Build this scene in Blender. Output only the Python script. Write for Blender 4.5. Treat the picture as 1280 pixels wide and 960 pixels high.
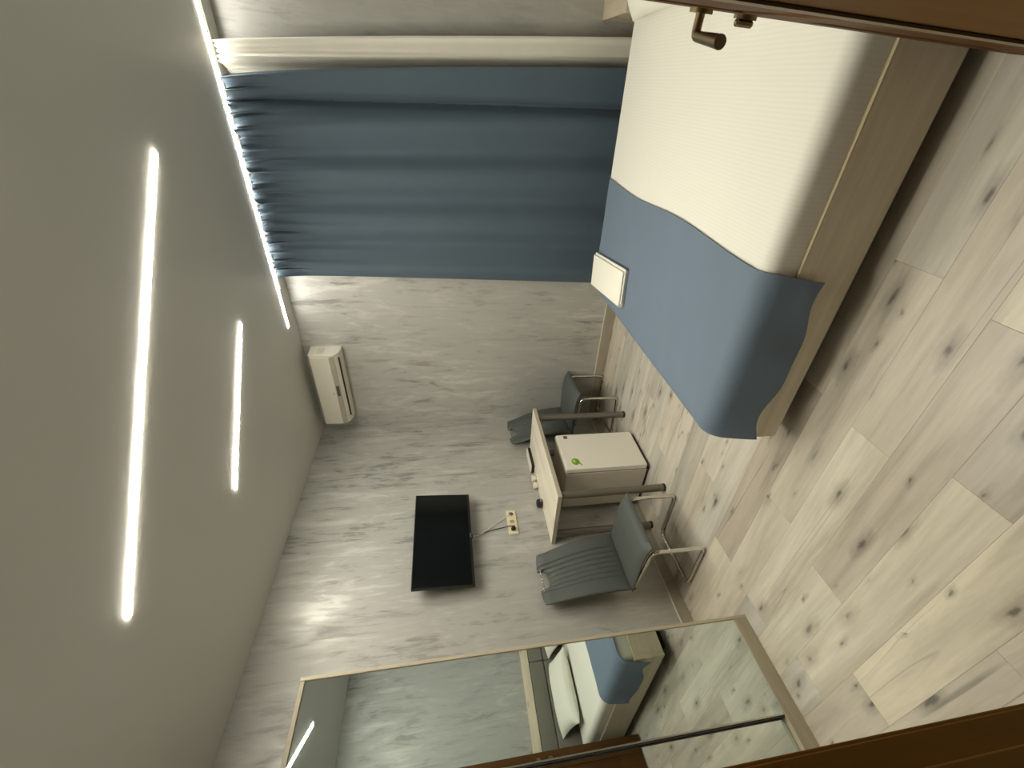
import bpy, bmesh, math, random
from mathutils import Vector, Matrix

# ------------------------------------------------------------------ clear
for o in list(bpy.data.objects):
    bpy.data.objects.remove(o, do_unlink=True)
scene = bpy.context.scene
COL = scene.collection
PI = math.pi
rnd = random.Random(7)

# ------------------------------------------------------------------ camera (phone held sideways)
YAW, PITCH, ROLL = 0.91042, 0.193555, 0.047656
FPX, CX, CY = 557.99, 678.44, 533.93
fw = Vector((math.sin(YAW) * math.cos(PITCH), math.cos(YAW) * math.cos(PITCH), -math.sin(PITCH)))
rt = Vector((math.cos(YAW), -math.sin(YAW), 0.0))
dn = fw.cross(rt)
rt2 = rt * math.cos(ROLL) + dn * math.sin(ROLL)
dn2 = -rt * math.sin(ROLL) + dn * math.cos(ROLL)
cd = bpy.data.cameras.new('camera')
cam = bpy.data.objects.new('camera', cd)
COL.objects.link(cam)
M = Matrix((dn2, rt2, -fw)).transposed().to_4x4()
M.translation = Vector((0.0, 0.0, 1.44))
cam.matrix_world = M
cd.sensor_fit = 'HORIZONTAL'
cd.sensor_width = 36.0
cd.lens = FPX / 1280 * 36
cd.shift_x = (640 - CX) / 1280
cd.shift_y = (CY - 480) / 1280
cd.clip_start = 0.02
scene.camera = cam

# ------------------------------------------------------------------ world and exposure
w = bpy.data.worlds.new('world')
scene.world = w
w.use_nodes = True
w.node_tree.nodes['Background'].inputs[0].default_value = (1.0, 0.93, 0.80, 1)
w.node_tree.nodes['Background'].inputs[1].default_value = 0.03
vs = scene.view_settings
vs.view_transform = 'Standard'
vs.look = 'None'
vs.gamma = 1.0
vs.use_curve_mapping = False
vs.exposure = 0.0
LIGHT = (1.0, 0.955, 0.80)
LAMP_POWER = 172.0

# ------------------------------------------------------------------ dimensions
XW, YT, H, HY, XD = 3.577, 2.643, 2.629, -0.74, 0.20

# ------------------------------------------------------------------ material helpers
def mat(name, col=(0.8, 0.8, 0.8), rough=0.5, metal=0.0, spec=0.5):
    m = bpy.data.materials.new(name)
    m.use_nodes = True
    b = m.node_tree.nodes['Principled BSDF']
    b.inputs['Base Color'].default_value = (*col, 1)
    b.inputs['Roughness'].default_value = rough
    b.inputs['Metallic'].default_value = metal
    b.inputs['Specular IOR Level'].default_value = spec
    return m

def nd(m, kind, **kw):
    n = m.node_tree.nodes.new(kind)
    for k, v in kw.items():
        setattr(n, k, v)
    return n

def lk(m, a, b):
    m.node_tree.links.new(a, b)

def bsdf(m):
    return m.node_tree.nodes['Principled BSDF']

def coords(m, scale=(1, 1, 1), rot=(0, 0, 0), rand=False):
    g = nd(m, 'ShaderNodeNewGeometry')
    mp = nd(m, 'ShaderNodeMapping')
    mp.inputs['Scale'].default_value = scale
    mp.inputs['Rotation'].default_value = rot
    if rand:
        oi = nd(m, 'ShaderNodeObjectInfo')
        mu = nd(m, 'ShaderNodeVectorMath', operation='MULTIPLY_ADD')
        cb = nd(m, 'ShaderNodeCombineXYZ')
        for i in range(3):
            lk(m, oi.outputs['Random'], cb.inputs[i])
        mu.inputs[1].default_value = (13.7, 29.3, 41.1)
        lk(m, cb.outputs[0], mu.inputs[0])
        lk(m, g.outputs['Position'], mu.inputs[2])
        lk(m, mu.outputs[0], mp.inputs['Vector'])
    else:
        lk(m, g.outputs['Position'], mp.inputs['Vector'])
    return mp.outputs[0]

def noise(m, vec, scale, detail=4, rough=0.55, dist=0.0):
    n = nd(m, 'ShaderNodeTexNoise')
    n.inputs['Scale'].default_value = scale
    n.inputs['Detail'].default_value = detail
    n.inputs['Roughness'].default_value = rough
    n.inputs['Distortion'].default_value = dist
    lk(m, vec, n.inputs['Vector'])
    return n.outputs['Fac']

def ramp(m, fac, stops):
    r = nd(m, 'ShaderNodeValToRGB')
    e = r.color_ramp.elements
    while len(e) < len(stops):
        e.new(0.5)
    for el, (p, c) in zip(e, stops):
        el.position = p
        el.color = (*c, 1) if len(c) == 3 else c
    lk(m, fac, r.inputs[0])
    return r.outputs['Color']

def mix(m, fac, a, b, mode='MIX'):
    n = nd(m, 'ShaderNodeMix', data_type='RGBA', blend_type=mode)
    for sock, v in ((n.inputs[0], fac), (n.inputs[6], a), (n.inputs[7], b)):
        if isinstance(v, (int, float)):
            sock.default_value = v
        elif isinstance(v, tuple):
            sock.default_value = (*v, 1)
        else:
            lk(m, v, sock)
    return n.outputs[2]

def math_n(m, op, a, b=None, c=None):
    n = nd(m, 'ShaderNodeMath', operation=op)
    for i, v in enumerate((a, b, c)):
        if v is None:
            continue
        if isinstance(v, (int, float)):
            n.inputs[i].default_value = v
        else:
            lk(m, v, n.inputs[i])
    return n.outputs[0]

def bump(m, fac, strength=0.2, dist=0.01):
    b = nd(m, 'ShaderNodeBump')
    b.inputs['Strength'].default_value = strength
    b.inputs['Distance'].default_value = dist
    lk(m, fac, b.inputs['Height'])
    lk(m, b.outputs[0], bsdf(m).inputs['Normal'])

def wood(name, light, mid, dark, axis='Y', rough=0.42, knots=True, vary=0.0, fine=1.0, cracks=False):
    m = mat(name, mid, rough)
    st = {'X': (0.09, 1, 1), 'Y': (1, 0.09, 1), 'Z': (1, 1, 0.09)}[axis]
    v = coords(m, st, rand=True)
    a = noise(m, v, 9 * fine, 6, 0.6, 0.6)
    c1 = ramp(m, a, [(0.26, dark), (0.45, mid), (0.64, light)])
    fine_n = noise(m, v, 60 * fine, 3, 0.6)
    c2 = mix(m, 0.30, c1, ramp(m, fine_n, [(0.3, tuple(x * 0.72 for x in mid)), (0.7, tuple(min(1, x * 1.16) for x in mid))]))
    if knots:
        kst = {'X': (0.42, 1, 1), 'Y': (1, 0.42, 1), 'Z': (1, 1, 0.42)}[axis]
        kv = coords(m, kst, rand=True)
        for sc, amp, gate_, dim in ((5.2, 0.9, 0.45, 0.045), (9.5, 0.8, 0.55, 0.036)):
            wob = nd(m, 'ShaderNodeTexNoise')
            wob.inputs['Scale'].default_value = 38
            wob.inputs['Detail'].default_value = 4
            lk(m, kv, wob.inputs['Vector'])
            dv = nd(m, 'ShaderNodeVectorMath', operation='MULTIPLY_ADD')
            dv.inputs[1].default_value = (0.026, 0.040, 0.026)
            lk(m, wob.outputs['Color'], dv.inputs[0])
            lk(m, kv, dv.inputs[2])
            vo = nd(m, 'ShaderNodeTexVoronoi', voronoi_dimensions='2D' if axis == 'Y' and vary else '3D')
            vo.inputs['Scale'].default_value = sc
            lk(m, dv.outputs[0], vo.inputs['Vector'])
            k = ramp(m, vo.outputs['Distance'], [(dim * 0.5, (amp,) * 3), (dim * 1.5, (amp * 0.42,) * 3), (dim * 4.5, (0,) * 3)])
            sep = nd(m, 'ShaderNodeSeparateColor')
            lk(m, vo.outputs['Color'], sep.inputs[0])
            on_ = nd(m, 'ShaderNodeMapRange')
            on_.inputs[1].default_value = gate_
            on_.inputs[2].default_value = gate_ + 0.25
            lk(m, sep.outputs[0], on_.inputs[0])
            kf = math_n(m, 'MULTIPLY', k, on_.outputs[0])
            c2 = mix(m, kf, c2, tuple(x * 0.30 for x in dark))
    if cracks:
        cv = coords(m, (1, 0.055, 1), rand=True)
        cn = noise(m, cv, 7.5, 2, 0.4, 0.8)
        cr = ramp(m, math_n(m, 'ABSOLUTE', math_n(m, 'SUBTRACT', cn, 0.5)), [(0.0, (0.6,) * 3), (0.012, (0,) * 3)])
        gate = noise(m, coords(m, (1, 0.3, 1), rand=True), 3.1, 1, 0.4)
        gt = ramp(m, gate, [(0.56, (0,) * 3), (0.66, (1,) * 3)])
        c2 = mix(m, math_n(m, 'MULTIPLY', cr, gt), c2, tuple(x * 0.4 for x in dark))
    if vary:
        oi = nd(m, 'ShaderNodeAttribute', attribute_type='OBJECT', attribute_name='tone')
        c2 = mix(m, 1.0, c2, oi.outputs['Color'], 'MULTIPLY')
    lk(m, c2, bsdf(m).inputs['Base Color'])
    bump(m, fine_n, 0.06, 0.004)
    return m

def fabric(name, col, scale=900, strength=0.25, rough=0.9, var=0.06):
    m = mat(name, col, rough, 0, 0.2)
    v = coords(m)
    n = noise(m, v, scale, 2)
    big = noise(m, v, 6, 3)
    c = mix(m, big, tuple(x * (1 - var) for x in col), tuple(min(1, x * (1 + var)) for x in col))
    lk(m, c, bsdf(m).inputs['Base Color'])
    bump(m, n, strength, 0.001)
    bsdf(m).inputs['Sheen Weight'].default_value = 0.08
    return m

def plaster(name, lo, mid, hi):
    m = mat(name, mid, 0.55)
    def warped(scale, rot, amount, wscale):
        v = coords(m, scale, rot)
        wn = nd(m, 'ShaderNodeTexNoise')
        wn.inputs['Scale'].default_value = wscale
        wn.inputs['Detail'].default_value = 4
        lk(m, v, wn.inputs['Vector'])
        dv = nd(m, 'ShaderNodeVectorMath', operation='MULTIPLY_ADD')
        dv.inputs[1].default_value = (amount,) * 3
        lk(m, wn.outputs['Color'], dv.inputs[0])
        lk(m, v, dv.inputs[2])
        return dv.outputs[0]
    big = noise(m, coords(m, (1, 1, 0.5)), 1.5, 3, 0.5)
    a = noise(m, warped((1, 1, 0.30), (0.16, 0.12, 0), 0.25, 4.0), 8.5, 8, 0.60, 0.5)
    b = noise(m, warped((1, 1, 0.12), (0.10, 0.14, 0), 0.10, 9.0), 30, 5, 0.65, 0.7)
    s = math_n(m, 'ADD', math_n(m, 'MULTIPLY', a, 0.60), math_n(m, 'MULTIPLY', b, 0.40))
    strong = ramp(m, s, [(0.39, lo), (0.465, mid), (0.52, mid), (0.60, hi)])
    patch = ramp(m, big, [(0.40, (0.40,) * 3), (0.58, (1,) * 3)])
    c = mix(m, patch, mid, strong)
    lk(m, c, bsdf(m).inputs['Base Color'])
    lk(m, ramp(m, s, [(0.38, (0.55,) * 3), (0.58, (0.33,) * 3)]), bsdf(m).inputs['Roughness'])
    bsdf(m).inputs['Metallic'].default_value = 0.22
    bump(m, s, 0.20, 0.012)
    return m

def emit(name, col, strength):
    m = mat(name, (0.8, 0.8, 0.8), 0.5)
    bsdf(m).inputs['Emission Color'].default_value = (*col, 1)
    bsdf(m).inputs['Emission Strength'].default_value = strength
    return m

MAT = {}
MAT['plaster'] = plaster('plaster', (0.27, 0.267, 0.25), (0.455, 0.45, 0.425), (0.58, 0.575, 0.54))
MAT['ceiling'] = mat('ceiling_paint', (0.62, 0.615, 0.58), 0.40)
MAT['floor'] = wood('floor_wood', (0.70, 0.65, 0.56), (0.55, 0.505, 0.43), (0.31, 0.272, 0.225), 'Y', 0.36, True, 1.0, 1.0, True)
MAT['subfloor'] = mat('subfloor', (0.10, 0.085, 0.065), 0.9)
MAT['base'] = wood('baseboard_wood', (0.43, 0.385, 0.31), (0.36, 0.32, 0.25), (0.27, 0.235, 0.185), 'Y', 0.45, False)
MAT['base_edge'] = mat('baseboard_edge', (0.66, 0.60, 0.47), 0.4)
MAT['bedwood'] = wood('bed_wood', (0.78, 0.69, 0.54), (0.68, 0.59, 0.45), (0.48, 0.40, 0.295), 'Y', 0.45, True, 0, 0.8)
MAT['bedwoodx'] = wood('bed_wood_cross', (0.74, 0.65, 0.50), (0.64, 0.55, 0.41), (0.45, 0.37, 0.27), 'X', 0.45, True, 0, 0.8)
MAT['bed_edge'] = mat('bed_edge', (0.66, 0.57, 0.38), 0.4)
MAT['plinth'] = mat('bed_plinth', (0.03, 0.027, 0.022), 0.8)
MAT['tablewood'] = wood('table_wood', (0.86, 0.80, 0.68), (0.77, 0.71, 0.59), (0.52, 0.47, 0.38), 'X', 0.34, True)
MAT['tableedge'] = mat('table_edge', (0.47, 0.42, 0.33), 0.5)
MAT['wardwood'] = wood('wardrobe_wood', (0.56, 0.49, 0.36), (0.50, 0.43, 0.31), (0.40, 0.34, 0.24), 'Z', 0.45, False)
MAT['wardwoodx'] = wood('wardrobe_wood_cross', (0.44, 0.38, 0.28), (0.36, 0.31, 0.225), (0.28, 0.24, 0.17), 'X', 0.45, False)
MAT['mirror'] = mat('mirror_glass', (0.71, 0.785, 0.775), 0.0, 1.0)
MAT['alu'] = mat('brushed_aluminium', (0.62, 0.60, 0.55), 0.28, 1.0)
MAT['darkseal'] = mat('dark_seal', (0.035, 0.028, 0.02), 0.6)
MAT['runner'] = fabric('runner_cloth', (0.150, 0.198, 0.262), 700, 0.18, 0.75)
MAT['curtain'] = fabric('curtain_cloth_shaded', (0.078, 0.109, 0.142), 800, 0.18, 0.62)  # same fabric as the runner, its dimmer light put into a darker colour
MAT['sheer'] = fabric('sheer_cloth', (0.78, 0.75, 0.67), 800, 0.12, 0.85)
m = MAT['sheet'] = mat('sheet_cotton', (0.80, 0.78, 0.70), 0.85, 0, 0.2)
wv = nd(m, 'ShaderNodeTexWave', wave_type='BANDS', bands_direction='Y')
wv.inputs['Scale'].default_value = 24.0
wv.inputs['Distortion'].default_value = 1.2
wv.inputs['Detail'].default_value = 2
lk(m, coords(m, (0.25, 1, 0.0)), wv.inputs['Vector'])
lk(m, mix(m, wv.outputs['Fac'], (0.785, 0.765, 0.695), (0.815, 0.795, 0.725)), bsdf(m).inputs['Base Color'])
sheet_n = noise(m, coords(m, (1, 1, 1)), 9, 4, 0.5, 0.8)
bump(m, math_n(m, 'ADD', math_n(m, 'MULTIPLY', wv.outputs['Fac'], 0.10), math_n(m, 'MULTIPLY', sheet_n, 0.9)), 0.10, 0.02)
MAT['linen'] = fabric('towel_cotton', (0.85, 0.82, 0.73), 500, 0.3, 0.95, 0.03)
MAT['pillow'] = fabric('pillow_cotton', (0.82, 0.80, 0.71), 30, 0.15, 0.9, 0.03)
MAT['upholstery'] = fabric('headboard_cloth', (0.19, 0.18, 0.15), 800, 0.2, 0.85)
MAT['leather'] = mat('grey_leather', (0.085, 0.095, 0.090), 0.55, 0, 0.4)
bump(MAT['leather'], noise(MAT['leather'], coords(MAT['leather']), 350, 3), 0.12, 0.002)
MAT['chrome'] = mat('chrome', (0.70, 0.68, 0.62), 0.12, 1.0)
MAT['steelpaint'] = mat('grey_leg_paint', (0.20, 0.185, 0.155), 0.38, 0.55)
MAT['rubber'] = mat('black_rubber', (0.015, 0.014, 0.012), 0.6)
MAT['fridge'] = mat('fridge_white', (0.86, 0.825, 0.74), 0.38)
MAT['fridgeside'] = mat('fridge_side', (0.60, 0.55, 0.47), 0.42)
MAT['seal'] = mat('door_gasket', (0.30, 0.28, 0.24), 0.7)
MAT['leaf'] = mat('green_print', (0.16, 0.38, 0.03), 0.4)
MAT['leaf_light'] = mat('light_green_print', (0.50, 0.62, 0.10), 0.4)
MAT['badge'] = mat('grey_badge', (0.10, 0.09, 0.075), 0.4)
MAT['ac'] = mat('air_unit_plastic', (0.74, 0.70, 0.61), 0.35)
MAT['acband'] = mat('air_unit_band', (0.42, 0.39, 0.32), 0.35)
MAT['acdark'] = mat('air_unit_slot', (0.02, 0.018, 0.014), 0.5)
MAT['acprint'] = mat('air_unit_print', (0.55, 0.52, 0.45), 0.5)
MAT['screen'] = mat('screen_glass', (0.004, 0.005, 0.005), 0.12, 0, 0.35)
MAT['bezel'] = mat('black_plastic', (0.010, 0.010, 0.010), 0.35)
MAT['silver'] = mat('silver_mark', (0.45, 0.43, 0.40), 0.3, 1.0)
MAT['socket'] = mat('cream_plastic', (0.74, 0.66, 0.46), 0.35)
MAT['sockethole'] = mat('socket_hollow', (0.36, 0.31, 0.22), 0.5)
MAT['cable_white'] = mat('white_cable', (0.72, 0.68, 0.58), 0.5)
MAT['white'] = mat('white_ceramic', (0.78, 0.75, 0.66), 0.3)
MAT['doorwood'] = wood('door_wood', (0.115, 0.052, 0.014), (0.085, 0.038, 0.010), (0.055, 0.024, 0.006), 'Z', 0.62, False)
MAT['jambwood'] = wood('jamb_wood', (0.18, 0.084, 0.012), (0.145, 0.066, 0.008), (0.10, 0.043, 0.005), 'Z', 0.6, False)
MAT['lining_edge'] = mat('lining_edge', (0.26, 0.19, 0.10), 0.5)
for k_ in ('doorwood', 'jambwood'):
    bsdf(MAT[k_]).inputs['Specular IOR Level'].default_value = 0.12
MAT['gasket'] = mat('brown_gasket', (0.045, 0.016, 0.010), 0.6)
MAT['brass'] = mat('dark_brass', (0.32, 0.25, 0.14), 0.32, 1.0)
MAT['lamp'] = emit('lamp_diffuser', LIGHT, LAMP_POWER)
MAT['strip'] = emit('strip_diffuser', (1.0, 0.97, 0.86), LAMP_POWER * 0.22)
MAT['lamphousing'] = mat('lamp_housing', (0.75, 0.73, 0.68), 0.4)
MAT['rail'] = mat('rail_white', (0.6, 0.58, 0.52), 0.4)

# ------------------------------------------------------------------ mesh helpers
def box(bm, lo, hi, bev=0.0, seg=2):
    lo, hi = Vector(lo), Vector(hi)
    g = bmesh.ops.create_cube(bm, size=1.0)
    vs_ = g['verts']
    d, c = hi - lo, (hi + lo) / 2
    for v in vs_:
        v.co = Vector((v.co.x * d.x, v.co.y * d.y, v.co.z * d.z)) + c
    if bev > 0:
        ed = list({e for v in vs_ for e in v.link_edges})
        bmesh.ops.bevel(bm, geom=ed, offset=bev, segments=seg, profile=0.5, affect='EDGES')
    return bm

def fillet(pts, r, n=6, closed=False):
    pts = [Vector(p) for p in pts]
    out = []
    N = len(pts)
    for i, p in enumerate(pts):
        if not closed and i in (0, N - 1):
            out.append(p)
            continue
        a, b = pts[i - 1], pts[(i + 1) % N]
        da, db = (a - p), (b - p)
        rr = min(r, da.length * 0.49, db.length * 0.49)
        s, e = p + da.normalized() * rr, p + db.normalized() * rr
        for k in range(n + 1):
            t = k / n
            out.append(s * (1 - t) ** 2 + p * 2 * t * (1 - t) + e * t * t)
    return out

def tube(bm, pts, r, n=10, closed=False):
    pts = [Vector(p) for p in pts]
    N = len(pts)
    rings = []
    up = None
    for i, p in enumerate(pts):
        if closed:
            t = pts[(i + 1) % N] - pts[i - 1]
        else:
            t = pts[min(i + 1, N - 1)] - pts[max(i - 1, 0)]
        t.normalize()
        if up is None:
            up = Vector((0, 0, 1)) if abs(t.z) < 0.9 else Vector((1, 0, 0))
        s = t.cross(up).normalized()
        up = s.cross(t).normalized()
        rr = r[i] if isinstance(r, (list, tuple)) else r
        rings.append([bm.verts.new(p + s * math.cos(a) * rr + up * math.sin(a) * rr)
                      for a in (2 * PI * k / n for k in range(n))])
    for i in range(N if closed else N - 1):
        A, B = rings[i], rings[(i + 1) % N]
        for k in range(n):
            bm.faces.new((A[k], A[(k + 1) % n], B[(k + 1) % n], B[k]))
    if not closed:
        bm.faces.new(rings[0][::-1])
        bm.faces.new(rings[-1])
    return bm

def cyl(bm, a, b, r, n=16):
    return tube(bm, [a, b], r, n)

def lathe(bm, prof, c, n=24, axis='Z'):
    rings = []
    for (r, h) in prof:
        ring = []
        for k in range(n):
            a = 2 * PI * k / n
            p = {'Z': (r * math.cos(a), r * math.sin(a), h), 'Y': (r * math.cos(a), h, r * math.sin(a)), 'X': (h, r * math.cos(a), r * math.sin(a))}[axis]
            ring.append(bm.verts.new(Vector(p) + Vector(c)))
        rings.append(ring)
    for A, B in zip(rings, rings[1:]):
        for k in range(n):
            bm.faces.new((A[k], A[(k + 1) % n], B[(k + 1) % n], B[k]))
    bm.faces.new(rings[0][::-1])
    bm.faces.new(rings[-1])
    return bm

def prism(bm, prof, y0, y1, f):
    """prof: closed 2D outline; f(u, v, y) gives the 3D point"""
    A = [bm.verts.new(f(u, v, y0)) for u, v in prof]
    B = [bm.verts.new(f(u, v, y1)) for u, v in prof]
    n = len(prof)
    for k in range(n):
        bm.faces.new((A[k], A[(k + 1) % n], B[(k + 1) % n], B[k]))
    bm.faces.new(A[::-1])
    bm.faces.new(B)
    return bm

def slab(bm, F, G, nu, nv):
    """closed sheet between the surfaces F(u,v) and G(u,v), u, v in 0..1"""
    a = [[bm.verts.new(F(i / nu, j / nv)) for j in range(nv + 1)] for i in range(nu + 1)]
    b = [[bm.verts.new(G(i / nu, j / nv)) for j in range(nv + 1)] for i in range(nu + 1)]
    for i in range(nu):
        for j in range(nv):
            bm.faces.new((a[i][j], a[i + 1][j], a[i + 1][j + 1], a[i][j + 1]))
            bm.faces.new((b[i][j], b[i][j + 1], b[i + 1][j + 1], b[i + 1][j]))
    for i in range(nu):
        bm.faces.new((a[i][0], b[i][0], b[i + 1][0], a[i + 1][0]))
        bm.faces.new((a[i][nv], a[i + 1][nv], b[i + 1][nv], b[i][nv]))
    for j in range(nv):
        bm.faces.new((a[0][j], a[0][j + 1], b[0][j + 1], b[0][j]))
        bm.faces.new((a[nu][j], b[nu][j], b[nu][j + 1], a[nu][j + 1]))
    return bm

def obj(name, bm, m, parent=None, smooth=False, origin=None):
    """link bm (world coordinates) as one mesh object, its origin at its own middle"""
    bmesh.ops.recalc_face_normals(bm, faces=bm.faces[:])
    me = bpy.data.meshes.new(name)
    if origin is None:
        xs = [v.co for v in bm.verts]
        origin = Vector([(min(p[i] for p in xs) + max(p[i] for p in xs)) / 2 for i in range(3)])
    origin = Vector(origin)
    bmesh.ops.translate(bm, verts=bm.verts[:], vec=-origin)
    bm.to_mesh(me)
    bm.free()
    if smooth:
        for p in me.polygons:
            p.use_smooth = True
        try:
            me.set_sharp_from_angle(angle=math.radians(40))
        except Exception:
            pass
    for mm in (m if isinstance(m, (list, tuple)) else [m]):
        me.materials.append(mm)
    o = bpy.data.objects.new(name, me)
    COL.objects.link(o)
    if parent is not None:
        o.parent = parent
        pw = Vector((0, 0, 0))
        q = parent
        while q is not None:
            pw = pw + q.location
            q = q.parent
        o.location = origin - pw
    else:
        o.location = origin
    return o

def tag(o, label, cat, group=None):
    o['label'] = label
    o['category'] = cat
    if group:
        o['group'] = group
    return o

def thing(name, label, cat, loc, group=None):
    o = bpy.data.objects.new(name, None)
    o.empty_display_size = 0.1
    COL.objects.link(o)
    o.location = loc
    return tag(o, label, cat, group)

def struct(name, bm, m, parent=None):
    o = obj(name, bm, m, parent)
    if parent is None:
        o['kind'] = 'structure'
    return o

def B():
    return bmesh.new()

# ------------------------------------------------------------------ room shell
T = 0.10
bm = B(); box(bm, (-0.6, HY - T, -0.06), (XW + T, YT + T, -0.010))
floor = struct('floor', bm, MAT['subfloor'])
floor['label'] = 'pale grey knotty oak laminate floor laid in long planks'
bm = B(); box(bm, (XD - 0.12, HY - T, H), (XW + T, YT + T, H + 0.08))
c_ = struct('ceiling', bm, MAT['ceiling']); c_['label'] = 'plain grey satin ceiling with slanting light lines'
bm = B(); box(bm, (XD - 0.12, YT, 0), (XW, YT + T, H))
c_ = struct('wall_back', bm, MAT['plaster']); c_['label'] = 'streaky grey plaster wall behind the television and desk'
bm = B(); box(bm, (XW, HY - T, 0), (XW + T, YT + T, H))
c_ = struct('wall_right', bm, MAT['plaster']); c_['label'] = 'streaky grey plaster wall behind the curtains'
bm = B(); box(bm, (XD - 0.12, HY - T, 0), (XW, HY, H))
c_ = struct('wall_front', bm, MAT['plaster']); c_['label'] = 'grey plaster wall behind the headboard, seen in the mirror'
JR, JL = -0.031, 1.03
bm = B()
box(bm, (XD - 0.12, HY, 0), (XD, JR - 0.03, H))
box(bm, (XD - 0.12, JL + 0.03, 0), (XD, YT, H))
box(bm, (XD - 0.12, JR - 0.03, 2.10), (XD, JL + 0.03, H))
c_ = struct('wall_left', bm, MAT['plaster']); c_['label'] = 'wall with the doorway the view looks through'

# floor planks, each an object
ROW = 0.18
LEN = 1.095
joints = {-1: 0.60, 0: 1.135, 1: 1.675 - LEN, 2: 0.818, 3: 0.40, 4: 0.90, 5: 0.352, 6: 1.97 - LEN, 7: 0.12, 8: 0.62, 9: 0.30}
tones = {}
def tone_of(row, k):
    key = (row, k)
    if key not in tones:
        t = rnd.choice((0.86, 0.92, 0.98, 1.02, 1.06))
        wmt = rnd.uniform(-0.03, 0.03)
        tones[key] = (t * (1 + wmt), t, t * (1 - wmt))
    return tones[key]
fixed = {(1, 0): (1.20, 1.17, 1.08), (1, 1): (0.95, 0.93, 0.90), (0, -1): (1.0, 0.98, 0.94), (0, 0): (0.92, 0.90, 0.86), (2, 0): (1.10, 1.08, 1.02), (2, -1): (0.86, 0.84, 0.83),
         (3, 0): (0.92, 0.89, 0.86), (3, -1): (1.16, 1.14, 1.05), (3, 1): (1.05, 1.05, 1.0), (4, 0): (1.08, 1.08, 1.04), (4, -1): (0.96, 0.93, 0.90), (6, 0): (0.84, 0.80, 0.78), (6, 1): (1.10, 1.09, 1.04), (5, 0): (1.0, 1.0, 0.97),
         (5, 1): (1.06, 1.06, 1.02)}
X0 = 0.357
for row in range(-4, 20):
    xa = max(X0 + (row - 1) * ROW, -0.6)
    xb = min(X0 + row * ROW, XW)
    if xb - xa < 0.01:
        continue
    j0 = joints.get(row, rnd.uniform(0, LEN))
    k = -3
    while True:
        ya, yb = j0 + k * LEN, j0 + (k + 1) * LEN
        kk = k
        k += 1
        ya, yb = max(ya, HY), min(yb, YT)
        if yb - ya < 0.005:
            if j0 + kk * LEN > YT:
                break
            continue
        bm = B()
        box(bm, (xa + 0.0002, ya + 0.0002, -0.010), (xb - 0.0002, yb - 0.0002, 0.0), 0.0005, 1)
        p = obj('floor_plank', bm, MAT['floor'], floor)
        tn = fixed.get((row, kk)) or tone_of(row, kk)
        p['tone'] = [float(c) for c in tn]

# baseboards: board and pale top edge
def baseboard(name, lo, hi, elo, ehi, label):
    bm = B(); box(bm, lo, hi, 0.002, 1)
    o = struct(name, bm, MAT['base']); o['label'] = label
    bm = B(); box(bm, elo, ehi, 0.001, 1)
    e = obj('top_edge', bm, MAT['base_edge'], o)
    return o
baseboard('baseboard_back', (1.032, YT - 0.014, 0), (XW - 0.016, YT, 0.078), (1.032, YT - 0.016, 0.078), (XW - 0.016, YT, 0.084), 'wood baseboard along the television wall')
baseboard('baseboard_right', (XW - 0.014, HY + 0.45, 0), (XW, YT, 0.090), (XW - 0.016, HY + 0.45, 0.090), (XW, YT, 0.097), 'wood baseboard along the curtain wall')

# door lining and casing
bm = B()
box(bm, (0.08, JR - 0.03, 0), (XD + 0.004, JR, 2.08), 0.003, 2)
box(bm, (0.08, JL, 0), (XD + 0.004, JL + 0.03, 2.08), 0.003, 2)
box(bm, (0.08, JR - 0.03, 2.08), (XD + 0.004, JL + 0.03, 2.11), 0.003, 2)
box(bm, (0.08, JL - 0.014, 0), (0.142, JL - 0.0005, 2.08), 0.004, 2)
box(bm, (XD, JL + 0.004, 0), (XD + 0.012, JL + 0.075, 2.16), 0.003, 2)
box(bm, (XD, JR - 0.075, 2.084), (XD + 0.012, JL + 0.075, 2.16), 0.003, 2)
tr = struct('trim_1', bm, MAT['jambwood']); tr['label'] = 'dark brown wooden door lining at the bottom edge of the photo'
bm = B(); box(bm, (XD - 0.002, JR + 0.0002, 0.0), (XD + 0.0035, JR + 0.0012, 2.07))
obj('edge_strip', bm, MAT['lining_edge'], tr)

# door leaf, opened into the room
HX, HYD = 0.222, -0.053
ang = math.atan2(-0.166 - HYD, 1.24 - HX)
LW = math.hypot(1.24 - HX, -0.166 - HYD)
def dl(s, n, z):           # along the leaf, out of its face, height
    return Vector((HX + s * math.cos(ang) - n * math.sin(ang), HYD + s * math.sin(ang) + n * math.cos(ang), z))
def dbox(bm, a, b, bev=0.002):
    t = B(); box(t, (a[0], a[1], a[2]), (b[0], b[1], b[2]), bev, 1)
    me = bpy.data.meshes.new('t'); t.to_mesh(me); t.free()
    n0 = len(bm.verts)
    bm.from_mesh(me); bpy.data.meshes.remove(me)
    bm.verts.ensure_lookup_table()
    for v in bm.verts[n0:]:
        v.co = dl(v.co.x, v.co.y, v.co.z)
door = bpy.data.objects.new('door_1', None); COL.objects.link(door)
door.location = dl(0, 0, 0); door['kind'] = 'structure'
door['label'] = 'dark brown wooden door standing open beside the bed with lever handle'
bm = B()
dbox(bm, (0, -0.040, 0.012), (LW, -0.006, 2.05))
dbox(bm, (0, -0.006, 0.012), (0.12, 0, 2.05)); dbox(bm, (LW - 0.12, -0.006, 0.012), (LW, 0, 2.05))
for z0, z1 in ((0.012, 0.20), (0.70, 0.84), (1.90, 2.05)):
    dbox(bm, (0.12, -0.006, z0), (LW - 0.12, 0, z1))
obj('door_leaf', bm, MAT['doorwood'], door)
for z0, z1 in ((0.24, 0.66), (0.88, 1.86)):
    bm = B(); dbox(bm, (0.16, -0.006, z0), (LW - 0.16, -0.001, z1), 0.003)
    obj('panel', bm, MAT['doorwood'], door)
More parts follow.
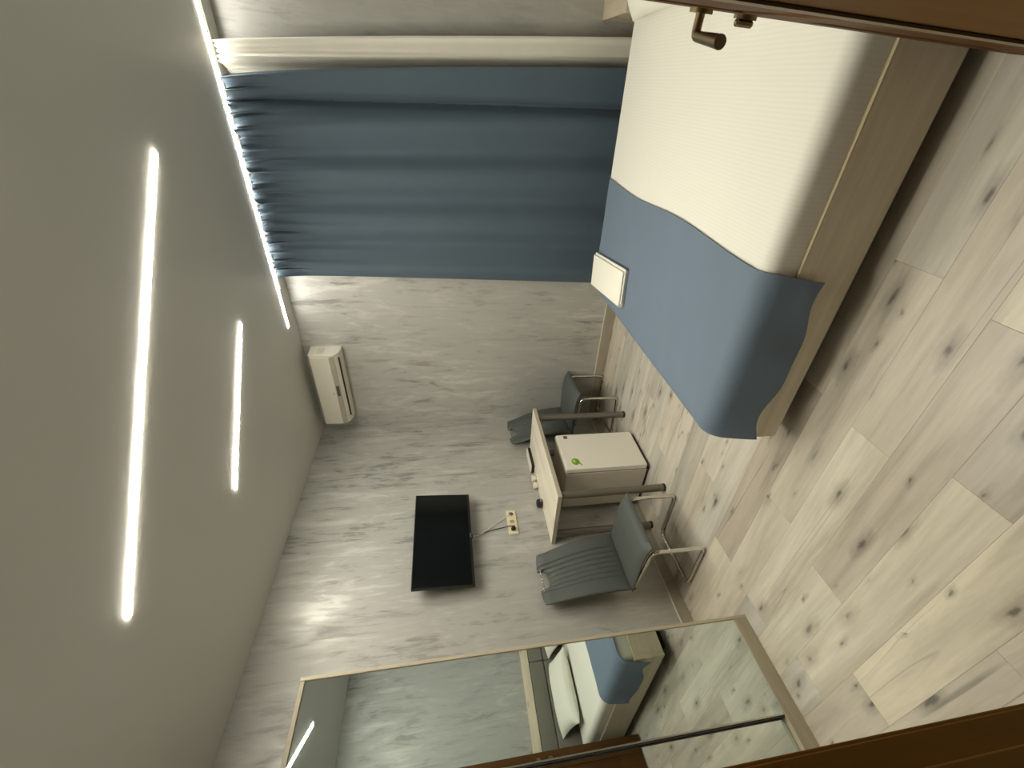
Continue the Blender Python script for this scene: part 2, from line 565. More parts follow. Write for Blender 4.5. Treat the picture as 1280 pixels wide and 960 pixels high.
bm = B(); dbox(bm, (LW + 0.0003, -0.036, 0.012), (LW + 0.004, -0.004, 2.05), 0.001)
obj('edge_band', bm, MAT['gasket'], door)
hs, hz = LW - 0.062, 0.900
bm = B(); tube(bm, [dl(hs, 0.0, hz), dl(hs, 0.008, hz)], 0.024, 20)
hr = obj('handle_rosette', bm, MAT['brass'], door, True)
bm = B()
hp = fillet([dl(hs, 0.004, hz), dl(hs, 0.044, hz), dl(hs - 0.125, 0.046, hz + 0.002)], 0.012, 5)
tube(bm, hp, [0.0095] * (len(hp) - 1) + [0.0125], 14)
obj('lever_handle', bm, MAT['brass'], door, True)
bm = B(); tube(bm, [dl(hs, 0.0, 0.798), dl(hs, 0.008, 0.798)], 0.024, 20)
obj('lock_rosette', bm, MAT['brass'], door, True)
bm = B(); dbox(bm, (hs - 0.009, 0.008, 0.778), (hs + 0.009, 0.021, 0.818), 0.004)
obj('thumb_turn', bm, MAT['brass'], door)

# ------------------------------------------------------------------ ceiling light lines
def ceiling_line(a, b, wid, label, name='ceiling_light', m='lamp', group='light lines on the ceiling'):
    a, b = Vector((*a, 0)), Vector((*b, 0))
    d = (b - a).normalized(); s = Vector((-d.y, d.x, 0))
    mid = (a + b) / 2
    t = thing(name, label, 'ceiling light', (mid.x, mid.y, H), group)
    def bar(bm, p, q, hw, z0, z1):
        A = []
        for z in (z0, z1):
            A.append([bm.verts.new(v + Vector((0, 0, z))) for v in (p - s * hw, p + s * hw, q + s * hw, q - s * hw)])
        for k in range(4):
            bm.faces.new((A[0][k], A[0][(k + 1) % 4], A[1][(k + 1) % 4], A[1][k]))
        bm.faces.new(A[0][::-1]); bm.faces.new(A[1])
    bm = B()
    bar(bm, a, b, wid / 2, H - 0.003, H - 0.001)
    obj('diffuser', bm, MAT[m], t)
    bm = B()
    bar(bm, a, b, wid / 2 + 0.001, H - 0.001, H)
    obj('housing', bm, MAT['lamphousing'], t)
    return t
ceiling_line((2.466, 0.342), (1.103, 1.633), 0.026, 'longest bright light line running aslant across the grey ceiling')
ceiling_line((2.681, 1.217), (1.983, 1.864), 0.026, 'short bright light line on the ceiling nearest the television wall')
ceiling_line((1.611, 0.157), (0.915, 0.80), 0.030, 'bright light line seen only as a reflection in the mirror top')
ceiling_line((3.387, HY + 0.01), (3.387, 1.57), 0.034, 'white light strip along the ceiling edge above the curtains', 'light_strip', 'strip', None)

# ------------------------------------------------------------------ curtains
def cloth(name, F, nu, nv, thick, m, label, cat):
    def G(u, v):
        p = F(u, v); return Vector((p.x + thick, p.y, p.z))
    bm = B(); slab(bm, F, G, nu, nv)
    return tag(obj(name, bm, m, None, True), label, cat)

ZT, ZB = H - 0.020, 0.02
ph = [rnd.uniform(0, 6.28) for _ in range(12)]
def blue_left(v):
    return 0.077 - 0.227 * (v / 0.915) ** 0.8 * 0.995
def blue(u, v):
    z = ZT + (ZB - ZT) * v
    yl = blue_left(v)
    yr = 1.190 + 0.032 * v
    y = yl + (yr - yl) * u
    head = math.exp(-v * 11)
    tight = math.exp(-v * 30)
    body = min(1, v * 5) ** 0.7
    x = 3.436
    x += 0.030 * body * math.sin(2 * PI * 4.4 * u + ph[0] + 0.5 * math.sin(3.1 * u + ph[1]) + 0.35 * v)
    x += 0.0035 * body * math.sin(2 * PI * 9.3 * u + ph[2] + 0.7 * v)
    x += head * (0.017 * math.sin(2 * PI * 13 * u + ph[3] + 1.8 * math.sin(9 * u)) + 0.006 * math.sin(2 * PI * 22 * u + ph[5] + 2 * math.sin(7 * u)))
    x += tight * (0.019 * math.sin(2 * PI * 37 * u + ph[4] + math.sin(14 * u)) - 0.044)
    y += head * 0.008 * math.sin(2 * PI * 19 * u + ph[5])
    z += tight * 0.007 * math.sin(2 * PI * 29 * u + ph[6] + 2 * math.sin(11 * u))
    c = 0.095 + 0.065 * math.sqrt(v)
    x += 0.042 * math.exp(-((u - c) / 0.020) ** 2) * min(1, v * 12 + 0.35)
    if u < c:
        x -= 0.010 * min(1, v * 8)
    return Vector((x, y, z))
cloth('blue_curtain', blue, 360, 72, 0.0025, MAT['curtain'], 'heavy slate blue curtain hanging in soft folds from the ceiling', 'curtain')
def sheer(u, v):
    z = ZT + (ZB - ZT) * v
    yl = -0.068 - 0.23 * (v / 0.915) ** 0.85
    y = yl + (0.20 - yl) * u
    head = math.exp(-v * 14)
    front = max(0.0, min(1.0, (blue_left(v) - 0.004 - y) / 0.05))
    x = 3.545 - 0.070 * front + 0.010 * math.sin(2 * PI * 4.1 * u + ph[7] + 0.6 * v) + 0.003 * math.sin(2 * PI * 9 * u + ph[8])
    x += head * (0.010 * math.sin(2 * PI * 12 * u + ph[9] + math.sin(11 * u)) - 0.050 * front)
    return Vector((x, y, z + head * 0.005 * math.sin(2 * PI * 13 * u)))
cloth('sheer_curtain', sheer, 140, 48, 0.0015, MAT['sheer'], 'white thin curtain gathered beside the blue curtain', 'curtain')
bm = B(); box(bm, (3.425, -0.34, H - 0.007), (3.475, 1.30, H), 0.002, 1)
tag(obj('curtain_rail', bm, MAT['rail']), 'slim white rail on the ceiling holding both curtains', 'curtain rail')

# ------------------------------------------------------------------ air conditioner
ac = thing('air_conditioner', 'white split air conditioner mounted high on the wall by the corner', 'air conditioner', (XW, 2.158, 2.33))
A0, A1 = 1.826, 2.491
fac = lambda u, v, y: Vector((XW - u, y, v))
prof = [(0, 2.333), (0.035, 2.329), (0.075, 2.331), (0.110, 2.339), (0.145, 2.355), (0.168, 2.374), (0.176, 2.392), (0.172, 2.548), (0.155, 2.560), (0, 2.567)]
bm = B(); prism(bm, prof, A0, A1, fac); obj('body', bm, MAT['ac'], ac, True)
bm = B(); prism(bm, [(0.1765, 2.402), (0.184, 2.405), (0.181, 2.545), (0.172, 2.552), (0.1726, 2.546)], A0 + 0.014, A1 - 0.003, fac)
obj('front_panel', bm, MAT['ac'], ac)
bm = B(); prism(bm, [(0.164, 2.368), (0.1695, 2.3745), (0.1775, 2.392), (0.1775, 2.401), (0.172, 2.401)], A0 + 0.010, A1 - 0.004, fac)
obj('trim_band', bm, MAT['acband'], ac)
bm = B(); prism(bm, [(0.172, 2.376), (0.1785, 2.3915), (0.1782, 2.3995), (0.172, 2.398)], 2.105, 2.205, fac)
obj('display', bm, MAT['badge'], ac)
bm = B(); prism(bm, [(0.112, 2.338), (0.1135, 2.337), (0.1285, 2.3445), (0.127, 2.349)], A0 + 0.04, A1 - 0.05, fac)
obj('outlet_slot', bm, MAT['acdark'], ac)
bm = B(); box(bm, (XW - 0.1848, 2.165, 2.418), (XW - 0.1828, 2.185, 2.426)); obj('logo', bm, MAT['acband'], ac)
for k, (u0, u1, z0) in enumerate(((0.04, 0.13, 2.455), (0.04, 0.13, 2.472), (0.04, 0.13, 2.489))):
    bm = B(); box(bm, (XW - u1, A0 - 0.0015, z0), (XW - u0, A0 + 0.001, z0 + 0.007)); obj('side_grip', bm, MAT['acprint'], ac)

# ------------------------------------------------------------------ television
tv = thing('television', 'flat black television mounted on the plaster wall above the desk', 'television', (2.08, YT, 1.36))
tl = math.atan2(0.03, 0.395)
def tvp(x, d, z):          # d in front of the screen plane, tilted about the bottom edge
    zz = z - 1.360
    return Vector((x, 2.556 - d * math.cos(tl) - zz * math.sin(tl), 1.360 + zz * math.cos(tl) - d * math.sin(tl)))
def tvbox(bm, a, b, bev=0.002):
    n0 = len(bm.verts); box(bm, a, b, bev, 1); bm.verts.ensure_lookup_table()
    for v in bm.verts[n0:]:
        v.co = tvp(*v.co)
T0, T1, TZ0, TZ1 = 1.680, 2.484, 1.360, 1.757
bm = B(); tvbox(bm, (T0, -0.028, TZ0), (T1, 0.0, TZ1), 0.003); obj('casing', bm, MAT['bezel'], tv)
bm = B(); tvbox(bm, (T0 + 0.006, 0.0, TZ0 + 0.018), (T1 - 0.006, 0.002, TZ1 - 0.006), 0.0005); obj('screen', bm, MAT['screen'], tv)
bm = B(); tvbox(bm, (2.062, 0.0005, TZ0 + 0.004), (2.102, 0.003, TZ0 + 0.013), 0.0005); obj('logo_plate', bm, MAT['silver'], tv)
bm = B(); tvbox(bm, (2.066, -0.018, TZ0 - 0.007), (2.098, -0.004, TZ0 + 0.001), 0.001); obj('sensor', bm, MAT['bezel'], tv)
bm = B(); tvbox(bm, (1.82, -0.060, TZ0 + 0.03), (2.34, -0.027, TZ0 + 0.22), 0.01); obj('rear_cover', bm, MAT['bezel'], tv)
bm = B(); box(bm, (1.95, 2.600, 1.44), (2.21, YT, 1.66), 0.002, 1); obj('wall_bracket', bm, MAT['bezel'], tv)

# ------------------------------------------------------------------ wall sockets and cables
so = thing('wall_socket', 'cream triple wall socket plate below the television', 'socket', (2.2375, YT, 1.05))
bm = B(); box(bm, (2.124, YT - 0.010, 1.012), (2.351, YT, 1.086), 0.004, 2); obj('plate', bm, MAT['socket'], so)
for k in range(3):
    x = 2.162 + 0.0755 * k
    bm = B(); lathe(bm, [(0.024, 0), (0.024, -0.004), (0.019, -0.004), (0.0185, -0.0015)], (x, YT - 0.010, 1.049), 20, 'Y')
    s_ = obj('socket_well', bm, MAT['socket'], so, True)
    bm = B(); lathe(bm, [(0.0185, 0), (0.0185, -0.001)], (x, YT - 0.0114, 1.049), 20, 'Y')
    obj('well_floor', bm, MAT['sockethole'] if k < 2 else MAT['badge'], s_)
bm = B(); box(bm, (2.190 + 0.0755 * 0 + 0.0098, YT - 0.0125, 1.02), (2.2004, YT - 0.010, 1.078)); obj('seam', bm, MAT['sockethole'], so)
bm = B(); box(bm, (2.2750, YT - 0.0125, 1.02), (2.2756, YT - 0.010, 1.078)); obj('seam', bm, MAT['sockethole'], so)
pc = thing('power_cable', 'thin black cable from the television down to its plug', 'cable', (2.162, YT - 0.02, 1.049))
bm = B(); tube(bm, fillet([(2.085, 2.585, 1.40), (2.130, 2.630, 1.345), (2.172, 2.632, 1.22), (2.186, 2.630, 1.12), (2.182, 2.612, 1.075), (2.168, 2.606, 1.056)], 0.05, 5), 0.0035, 8)
obj('cord', bm, MAT['rubber'], pc, True)
bm = B(); lathe(bm, [(0.017, 0), (0.017, -0.012), (0.014, -0.026), (0.008, -0.034)], (2.162, YT - 0.0145, 1.049), 18, 'Y')
obj('plug', bm, MAT['rubber'], pc, True)
bm = B(); tube(bm, fillet([(2.10, 2.590, 1.40), (2.125, 2.622, 1.31), (2.175, 2.632, 1.25), (2.222, 2.634, 1.19), (2.285, 2.634, 1.095), (2.312, 2.625, 1.052)], 0.04, 5), 0.003, 8)
tag(obj('aerial_cable', bm, MAT['cable_white'], None, True), 'thin white cable from the television to the right end of the socket plate', 'cable')

# ------------------------------------------------------------------ desk
TX0, TX1, TY0, TY1, TZ = 2.002, 3.028, 2.147, 2.640, 0.790
desk = thing('desk', 'pale wood desk on four round grey metal legs against the wall', 'desk', (2.515, 2.40, 0))
bm = B(); box(bm, (TX0 + 0.002, TY0 + 0.002, TZ - 0.028), (TX1 - 0.002, TY1, TZ), 0.0012, 1); obj('tabletop', bm, MAT['tablewood'], desk)
bm = B()
box(bm, (TX0, TY0, TZ - 0.0285), (TX0 + 0.002, TY1, TZ - 0.0004)); box(bm, (TX1 - 0.002, TY0, TZ - 0.0285), (TX1, TY1, TZ - 0.0004))
box(bm, (TX0 + 0.002, TY0, TZ - 0.0285), (TX1 - 0.002, TY0 + 0.002, TZ - 0.0004)); obj('edge_band', bm, MAT['tableedge'], desk)
for x in (2.045, 2.935):
    for y in (2.182, 2.580):
        bm = B(); cyl(bm, (x, y, 0.018), (x, y, TZ - 0.028), 0.027, 20)
        lg = obj('leg', bm, MAT['steelpaint'], desk, True)
        bm = B(); lathe(bm, [(0.026, 0), (0.0285, 0.004), (0.0285, 0.016), (0.026, 0.018)], (x, y, 0), 20)
        obj('rubber_foot', bm, MAT['rubber'], lg, True)
bx_ = thing('small_box', 'flat black box with pale lid lying at the rear right of the desk', 'box', (2.88, 2.60, TZ))
bm = B(); box(bm, (2.76, 2.555, TZ), (3.00, 2.637, TZ + 0.026), 0.003, 2); obj('box_base', bm, MAT['bezel'], bx_)
bm = B(); box(bm, (2.758, 2.553, TZ + 0.026), (3.002, 2.638, TZ + 0.033), 0.003, 2); obj('lid', bm, MAT['ac'], bx_)
for x, lab in ((2.655, 'small white cup at the back of the desk beside the flat box'), (2.575, 'small white cup at the back of the desk nearer the black adapter')):
    cu = thing('cup', lab, 'cup', (x, 2.602, TZ), 'small white cups on the desk')
    bm = B(); lathe(bm, [(0.016, 0), (0.021, 0.004), (0.027, 0.022), (0.029, 0.038), (0.027, 0.038), (0.024, 0.020), (0.015, 0.006)], (x, 2.602, TZ), 20)
    obj('bowl', bm, MAT['white'], cu, True)
    bm = B(); tube(bm, fillet([(x + 0.026, 2.602, TZ + 0.033), (x + 0.042, 2.602, TZ + 0.03), (x + 0.024, 2.602, TZ + 0.010)], 0.01, 4), 0.003, 8)
    obj('cup_handle', bm, MAT['white'], cu, True)
ad = thing('power_adapter', 'black rounded plug adapter on the desk near the wall socket', 'adapter', (2.375, 2.60, TZ))
bm = B(); box(bm, (2.348, 2.575, TZ), (2.402, 2.634, TZ + 0.048), 0.014, 4); obj('adapter_body', bm, MAT['rubber'], ad, True)
bm = B(); box(bm, (2.362, 2.571, TZ + 0.010), (2.388, 2.577, TZ + 0.022), 0.002, 1); obj('face_mark', bm, MAT['silver'], ad)

# ------------------------------------------------------------------ mini fridge
FX0, FX1, FY0, FY1 = 2.297, 2.702, 2.186, 2.590
fr = thing('mini_fridge', 'small white fridge standing under the desk', 'fridge', ((FX0 + FX1) / 2, (FY0 + FY1) / 2, 0))
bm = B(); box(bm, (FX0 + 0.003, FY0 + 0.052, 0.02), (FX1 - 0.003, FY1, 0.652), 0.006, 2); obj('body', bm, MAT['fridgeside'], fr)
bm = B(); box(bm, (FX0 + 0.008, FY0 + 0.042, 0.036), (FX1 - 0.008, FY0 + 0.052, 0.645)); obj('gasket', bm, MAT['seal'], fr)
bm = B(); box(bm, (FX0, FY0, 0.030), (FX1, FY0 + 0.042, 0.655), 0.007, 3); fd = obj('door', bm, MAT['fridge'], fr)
bm = B(); box(bm, (FX0 + 0.004, FY0 + 0.006, 0.655), (FX1 - 0.004, FY0 + 0.040, 0.662), 0.002, 1); obj('door_cap', bm, MAT['fridge'], fd)
bm = B(); box(bm, (2.648, FY0 - 0.0015, 0.572), (2.682, FY0 + 0.0005, 0.602), 0.0005, 1); obj('badge', bm, MAT['badge'], fd)
# round green sticker with a little stalk
bm = B(); n = 20
pts = [(0.036 * math.cos(2 * PI * k / n), 0.030 * math.sin(2 * PI * k / n)) for k in range(n)]
prism(bm, pts, FY0 - 0.0012, FY0 + 0.0004, lambda u, v, y: Vector((2.377 + u, y, 0.573 + v)))
prism(bm, [(-0.020, -0.022), (-0.046, -0.040), (-0.040, -0.045), (-0.008, -0.028)], FY0 - 0.0012, FY0 + 0.0004, lambda u, v, y: Vector((2.377 + u, y, 0.573 + v)))
st = obj('leaf_sticker', bm, MAT['leaf'], fd)
bm = B(); pts = [(0.018 * math.cos(2 * PI * k / n) + 0.004, 0.012 * math.sin(2 * PI * k / n) + 0.010) for k in range(n)]
prism(bm, pts, FY0 - 0.0018, FY0 - 0.0008, lambda u, v, y: Vector((2.377 + u, y, 0.573 + v)))
obj('sticker_mark', bm, MAT['leaf_light'], fd)
bm = B(); box(bm, (FX0 + 0.006, FY0 + 0.03, 0.012), (FX1 - 0.006, FY1 - 0.01, 0.02)); obj('base_plate', bm, MAT['rubber'], fr)
for x in (FX0 + 0.03, FX1 - 0.03):
    for y in (FY0 + 0.06, FY1 - 0.04):
        bm = B(); cyl(bm, (x, y, 0), (x, y, 0.012), 0.015, 12); obj('foot', bm, MAT['rubber'], fr)

# ------------------------------------------------------------------ cantilever chairs
def make_chair(ox, oy, label):
    t = thing('cantilever_chair', label, 'chair', (ox, oy, 0), 'grey chairs beside the desk')
    P = lambda x, y, z: Vector((ox + x, oy + y, z))
    hw, r = 0.215, 0.0125
    path = [P(-hw + 0.01, 0.10, 0.372), P(-hw, -0.185, 0.345), P(-hw, -0.185, r), P(-hw, 0.195, r), P(hw, 0.195, r), P(hw, -0.185, r), P(hw, -0.185, 0.345), P(hw - 0.01, 0.10, 0.372)]
    bm = B(); tube(bm, fillet(path, 0.045, 6), r, 12); obj('tube_frame', bm, MAT['chrome'], t, True)
    for s in (-1, 1):
        for y in (-0.12, 0.15):
            bm = B(); box(bm, P(s * hw - 0.010, y - 0.012, 0), P(s * hw + 0.010, y + 0.012, 0.006)); obj('glide', bm, MAT['rubber'], t)
    # seat: waterfall cushion
    def edge(u, v):
        return max(0.0, (1 - abs(2 * u - 1) ** 5) * (1 - abs(2 * v - 1) ** 7)) ** 0.5
    def seat_mid(u, v):
        x = (u - 0.5) * 0.445
        y = -0.240 + 0.425 * v
        z = 0.392 - 0.030 * max(0, 0.35 - v) ** 2 / 0.1225 - 0.010 * (1 - (2 * u - 1) ** 2) * v
        return x, y, z
    def seat_top(u, v):
        x, y, z = seat_mid(u, v); return P(x, y, z + 0.004 + 0.026 * edge(u, v))
    def seat_bot(u, v):
        x, y, z = seat_mid(u, v); return P(x, y, z - 0.004 - 0.020 * edge(u, v))
    bm = B(); slab(bm, seat_top, seat_bot, 24, 24); obj('seat', bm, MAT['leather'], t, True)
    # backrest with a hand hole at its top and vertical stitched channels
    def back_w(v):
        return 0.445 - 0.075 * v ** 1.6
    def top_z(u):
        q = (u - 0.5) / 0.19
        notch = 0.075 * math.sqrt(max(0, 1 - q * q)) if abs(q) < 1 else 0
        return 0.945 - 0.012 * abs(2 * u - 1) ** 4 - notch
    def back_mid(u, v):
        z = 0.372 + (top_z(u) - 0.372) * v
        q = (z - 0.372) / 0.573
        x = (u - 0.5) * back_w(q)
        y = 0.165 + 0.115 * q ** 1.1 - 0.030 * math.sin(PI * min(1, q * 1.15)) + 0.030 * (1 - (2 * u - 1) ** 2)
        return x, y, z
    def bedge(u, v):
        return max(0.0, (1 - abs(2 * u - 1) ** 6) * (1 - abs(2 * v - 1) ** 10)) ** 0.5
    def back_f(u, v):
        x, y, z = back_mid(u, v)
        rib = 0.0
        if 0.22 < u < 0.78 and v > 0.03:
            ph_ = ((u - 0.24) / 0.52 * 6 + 0.5) % 1.0
            rib = -0.007 * math.exp(-((ph_ - 0.5) / 0.13) ** 2) * min(1, (v - 0.03) * 8)
        return P(x, y - 0.003 - 0.024 * bedge(u, v) - rib, z)
    def back_b(u, v):
        x, y, z = back_mid(u, v); return P(x, y + 0.003 + 0.018 * bedge(u, v), z)
    bm = B(); slab(bm, back_f, back_b, 150, 22); obj('backrest', bm, MAT['leather'], t, True)
    bm = B(); cyl(bm, P(-0.082, 0.285, 0.925), P(0.082, 0.285, 0.925), 0.006, 10); obj('grip_bar', bm, MAT['chrome'], t, True)
    return t
c1 = make_chair(1.672, 2.285, 'grey chair with chrome tube base left of the desk, nearest the mirror')
def copy_thing(src, loc, label):
    r = src.copy(); COL.objects.link(r); r.location = loc; r['label'] = label
    for ch in list(src.children):
        c = ch.copy(); COL.objects.link(c); c.parent = r
        for g in ch.children:
            d = g.copy(); COL.objects.link(d); d.parent = c
    return r
cc = copy_thing(c1, (3.325, 2.335, 0), 'grey chair with chrome tube base in the corner right of the desk, partly hidden')
cc.rotation_euler = (0, 0, 0.07)

# ------------------------------------------------------------------ bed
BX0, BX1, BY0, BY1 = 1.305, 3.105, HY, 1.124
bed = thing('bed', 'wide wooden bed with a grey upholstered headboard beside the curtain', 'bed', ((BX0 + BX1) / 2, 0.2, 0))
def board(name, lo, hi, m, par=bed):
    bm = B(); box(bm, lo, hi, 0.0015, 1); return obj(name, bm, m, par)
board('side_board', (BX0, BY0 + 0.075, 0.072), (BX0 + 0.030, BY1, 0.289), MAT['bedwood'])
board('side_board', (BX1 - 0.030, BY0 + 0.075, 0.072), (BX1, BY1, 0.289), MAT['bedwood'])
board('foot_board', (BX0 + 0.030, BY1 - 0.030, 0.072), (BX1 - 0.030, BY1, 0.289), MAT['bedwoodx'])
bm = B()
box(bm, (BX0, BY0 + 0.075, 0.289), (BX0 + 0.030, BY1, 0.2935)); box(bm, (BX1 - 0.030, BY0 + 0.075, 0.289), (BX1, BY1, 0.2935)); box(bm, (BX0 + 0.030, BY1 - 0.030, 0.289), (BX1 - 0.030, BY1, 0.2935))
obj('edge_band', bm, MAT['bed_edge'], bed)
board('slat_base', (BX0 + 0.030, BY0 + 0.075, 0.265), (BX1 - 0.030, BY1 - 0.030, 0.290), MAT['bedwoodx'])
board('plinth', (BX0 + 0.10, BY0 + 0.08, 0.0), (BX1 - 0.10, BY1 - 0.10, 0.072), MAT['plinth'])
# headboard: wood rim and four padded cushions
hb = board('headboard', (BX0 - 0.02, HY, 0.0), (BX1 + 0.02, HY + 0.030, 0.865), MAT['bedwoodx'])
board('top_rail', (BX0 - 0.02, HY + 0.030, 0.790), (BX1 + 0.02, HY + 0.075, 0.865), MAT['bedwoodx'])
for x0, x1 in ((BX0 - 0.02, BX0 + 0.035), (BX1 - 0.035, BX1 + 0.02)):
    board('side_rail', (x0, HY + 0.030, 0.0), (x1, HY + 0.075, 0.790), MAT['bedwood'])
xm = (BX0 + BX1) / 2
for x0, x1 in ((BX0 + 0.037, xm - 0.002), (xm + 0.002, BX1 - 0.037)):
    for z0, z1 in ((0.30, 0.625), (0.629, 0.788)):
        bm = B(); box(bm, (x0, HY + 0.030, z0), (x1, HY + 0.072, z1), 0.014, 3); obj('cushion', bm, MAT['upholstery'], hb, True)

# mattress, top-level: it lies in the frame
MX0, MX1, MY0, MY1, MZ0, MZ1 = 1.317, 3.092, HY + 0.078, 1.102, 0.2945, 0.408
bm = B(); box(bm, (MX0, MY0, MZ0 - 0.056), (MX1, MY1, MZ1), 0.054, 8)
for v in bm.verts:
    v.co.z = max(v.co.z, MZ0)
mt = tag(obj('mattress', bm, MAT['sheet'], None, True), 'thick mattress in a white striped cotton sheet on the bed', 'mattress')

# blue runner across the foot of the bed
RY0, RY1 = 0.418, 1.112
path = [(1.290, 0.190), (1.293, 0.240), (1.296, 0.290)]
cr, oz = 0.082, 0.006
for k in range(0, 9):
    a = PI - (PI / 2) * k / 8
    path.append((MX0 - 0.017 + cr + cr * math.cos(a), MZ1 + oz - cr + cr * math.sin(a)))
for k in range(1, 24):
    path.append((MX0 + 0.065 + (MX1 - MX0 - 0.14) * k / 24, MZ1 + oz))
for k in range(0, 9):
    a = PI / 2 - (PI / 2) * k / 8
    path.append((MX1 + 0.006 - cr + cr * math.cos(a), MZ1 + oz - cr + cr * math.sin(a)))
path.append((MX1 + 0.006, 0.300))
NP = len(path) - 1
def runner_at(u, v, off=0.0):
    f = u * NP; i = min(int(f), NP - 1); t = f - i
    x = path[i][0] * (1 - t) + path[i + 1][0] * t
    z = path[i][1] * (1 - t) + path[i + 1][1] * t
    hang = max(0.0, min(1.0, (0.36 - z) / 0.15)) if x < 2 else 0.0
    y0 = RY0 + 0.010 * math.sin(5.5 * x) + 0.015 * hang
    y = y0 + (RY1 - y0) * v
    over = max(0.0, v - 0.93) / 0.07
    zz = z - 0.020 * over ** 2 * (1 - hang)
    if hang > 0:
        zz += hang * (0.018 * math.sin(2 * PI * 1.35 * v + 0.9) + 0.010 * math.sin(2 * PI * 2.6 * v)) * (1 if z < 0.26 else 0.4)
        x -= hang * (0.006 * math.sin(2 * PI * 2.2 * v + 0.5) + 0.006)
    wr = 0.0025 * math.sin(17 * x + 6 * y) * math.sin(9 * y - 4 * x) * (1 - hang)
    return Vector((x, y, zz + abs(wr) + off * (1 - hang))) + Vector((-off * hang, 0, 0))
bm = B(); slab(bm, lambda u, v: runner_at(u, v, 0.0035), lambda u, v: runner_at(u, v, 0.0), NP * 2, 40)
tag(obj('bed_runner', bm, MAT['runner'], None, True), 'slate blue cloth runner draped across the foot of the bed', 'bed runner')

# folded towel: stacked layers with a rolled fold
tw = thing('folded_towel', 'folded white towel lying on the far corner of the blue runner', 'towel', (2.715, 0.922, MZ1 + 0.012))
ta = math.radians(7)
def twp(x, y, z):
    return Vector((2.715 + x * math.cos(ta) - y * math.sin(ta), 0.922 + x * math.sin(ta) + y * math.cos(ta), MZ1 + 0.0125 + z))
def layer(x0, x1, y0, y1, z0, z1, name):
    bm = B(); box(bm, (x0, y0, z0), (x1, y1, z1), min(0.0055, (z1 - z0) * 0.45), 3)
    for v in bm.verts:
        v.co = twp(v.co.x, v.co.y, v.co.z + 0.002 * math.sin(9 * v.co.x + 1))
    return obj(name, bm, MAT['linen'], tw, True)
layer(-0.285, 0.285, -0.096, 0.100, 0.000, 0.013, 'towel_layer')
layer(-0.292, 0.290, -0.104, 0.097, 0.0135, 0.026, 'towel_layer')
layer(-0.288, 0.284, -0.090, 0.102, 0.0265, 0.038, 'towel_layer')
bm = B(); tube(bm, [twp(-0.286, 0.099, 0.020), twp(0.284, 0.099, 0.020)], 0.017, 14); obj('towel_fold', bm, MAT['linen'], tw, True)

# pillows
def pillow(cx, cy, cz, lx, ly, th, tilt, label):
    def side(sg):
        def F(u, v):
            a, b = 2 * u - 1, 2 * v - 1
            k = max(0, (1 - abs(a) ** 3.2) * (1 - abs(b) ** 3.2)) ** 0.55
            ww = 1 - 0.06 * (1 - abs(b)) * abs(a) ** 4
            x, y, z = a * lx / 2 * (1 - 0.05 * (1 - b * b)), b * ly / 2 * (1 - 0.07 * (1 - a * a)), sg * (th / 2 * k + 0.003)
            return Vector((cx + x, cy + y * math.cos(tilt) - z * math.sin(tilt), cz + y * math.sin(tilt) + z * math.cos(tilt)))
        return F
    bm = B(); slab(bm, side(1), side(-1), 28, 22)
    return tag(obj('pillow', bm, MAT['pillow'], None, True), label, 'pillow', 'white pillows by the headboard')
pillow(1.80, -0.488, MZ1 + 0.110, 0.70, 0.36, 0.15, math.radians(-18), 'plump white pillow filling the mirror reflection, nearest the open door')
pillow(2.55, -0.478, MZ1 + 0.110, 0.70, 0.36, 0.15, math.radians(-18), 'plump white pillow on the curtain half of the bed')

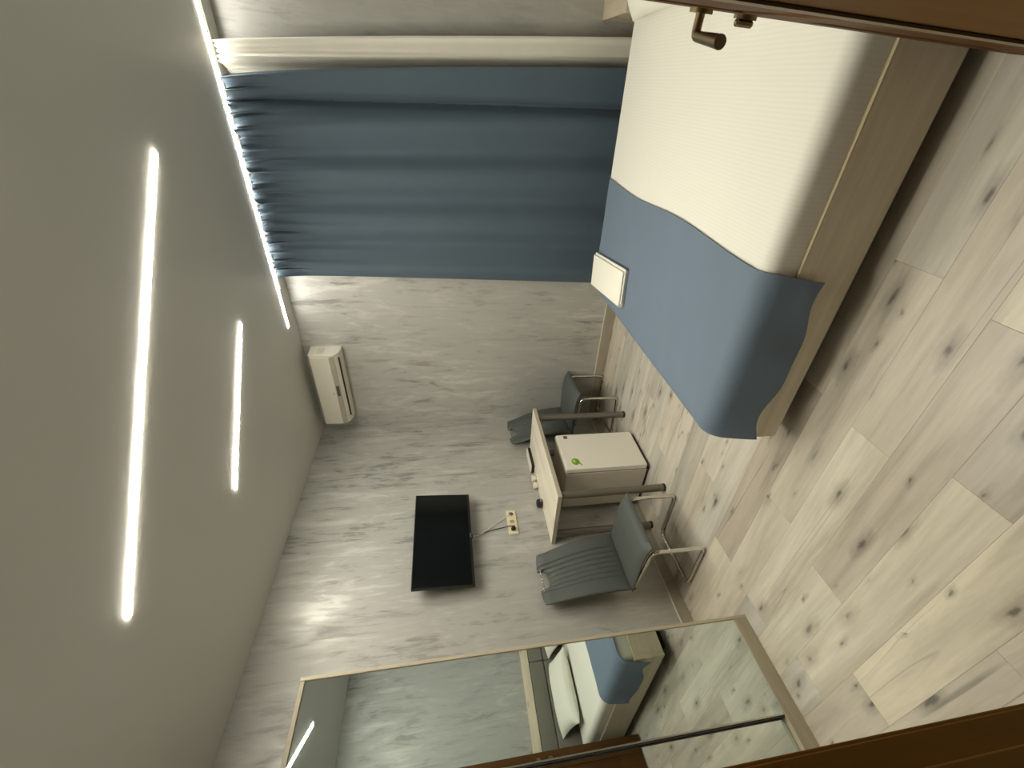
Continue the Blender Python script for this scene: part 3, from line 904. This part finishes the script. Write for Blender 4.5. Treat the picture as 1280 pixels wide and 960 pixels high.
# nightstand beyond the bed
ns = thing('nightstand', 'low wooden nightstand between the bed head and the curtain wall', 'nightstand', (3.36, -0.55, 0))
board('top_board', (3.135, HY, 0.415), (XW - 0.001, -0.362, 0.437), MAT['bedwoodx'], ns)
board('side_panel', (3.137, HY, 0.0), (3.155, -0.372, 0.415), MAT['bedwood'], ns)
board('side_panel', (XW - 0.020, HY, 0.0), (XW - 0.002, -0.372, 0.415), MAT['bedwood'], ns)
board('back_panel', (3.155, HY, 0.05), (XW - 0.020, HY + 0.012, 0.415), MAT['bedwoodx'], ns)
board('shelf', (3.155, HY + 0.012, 0.05), (XW - 0.020, -0.39, 0.068), MAT['bedwoodx'], ns)
dr = board('drawer', (3.158, HY + 0.05, 0.25), (XW - 0.023, -0.376, 0.405), MAT['bedwoodx'], ns)

# ------------------------------------------------------------------ mirror wardrobe
WX0, WX1, WY0, WZ = 0.212, 1.027, 2.100, 2.143
wd = thing('wardrobe', 'tall pale wood wardrobe with sliding mirror doors', 'wardrobe', ((WX0 + WX1) / 2, 2.37, 0))
board('side_panel', (WX1 - 0.016, WY0, 0.0), (WX1, YT - 0.001, WZ), MAT['wardwood'], wd)
board('side_panel', (WX0, WY0, 0.0), (WX0 + 0.016, YT - 0.001, WZ), MAT['wardwood'], wd)
board('top_panel', (WX0 + 0.016, WY0 + 0.001, WZ - 0.020), (WX1 - 0.016, YT - 0.001, WZ - 0.0005), MAT['wardwoodx'], wd)
board('bottom_rail', (WX0 + 0.016, WY0 + 0.001, 0.0), (WX1 - 0.016, WY0 + 0.065, 0.074), MAT['wardwoodx'], wd)
board('back_panel', (WX0 + 0.016, YT - 0.012, 0.0), (WX1 - 0.016, YT - 0.002, WZ - 0.02), MAT['wardwood'], wd)
def mirror_door(x0, x1, y, prof_right, prof_left):
    bm = B(); box(bm, (x0, y + 0.006, 0.076), (x1, y + 0.018, WZ - 0.022)); d = obj('sliding_door', bm, MAT['wardwood'], wd)
    bm = B(); box(bm, (x0 + (0.005 if prof_left else 0), y, 0.076), (x1 - (0.004 if prof_right else 0), y + 0.0055, WZ - 0.022)); obj('mirror', bm, MAT['mirror'], d)
    if prof_left:
        bm = B(); box(bm, (x0 - 0.001, y - 0.001, 0.076), (x0 + 0.0045, y + 0.02, WZ - 0.022), 0.001, 1); obj('edge_profile', bm, MAT['alu'], d)
        bm = B(); box(bm, (x0 - 0.0050, y + 0.002, 0.076), (x0 - 0.0012, y + 0.02, WZ - 0.022)); obj('brush_seal', bm, MAT['darkseal'], d)
    return d
mirror_door(0.566, WX1 - 0.0165, WY0 + 0.006, False, True)
mirror_door(WX0 + 0.017, 0.60, WY0 + 0.032, False, False)
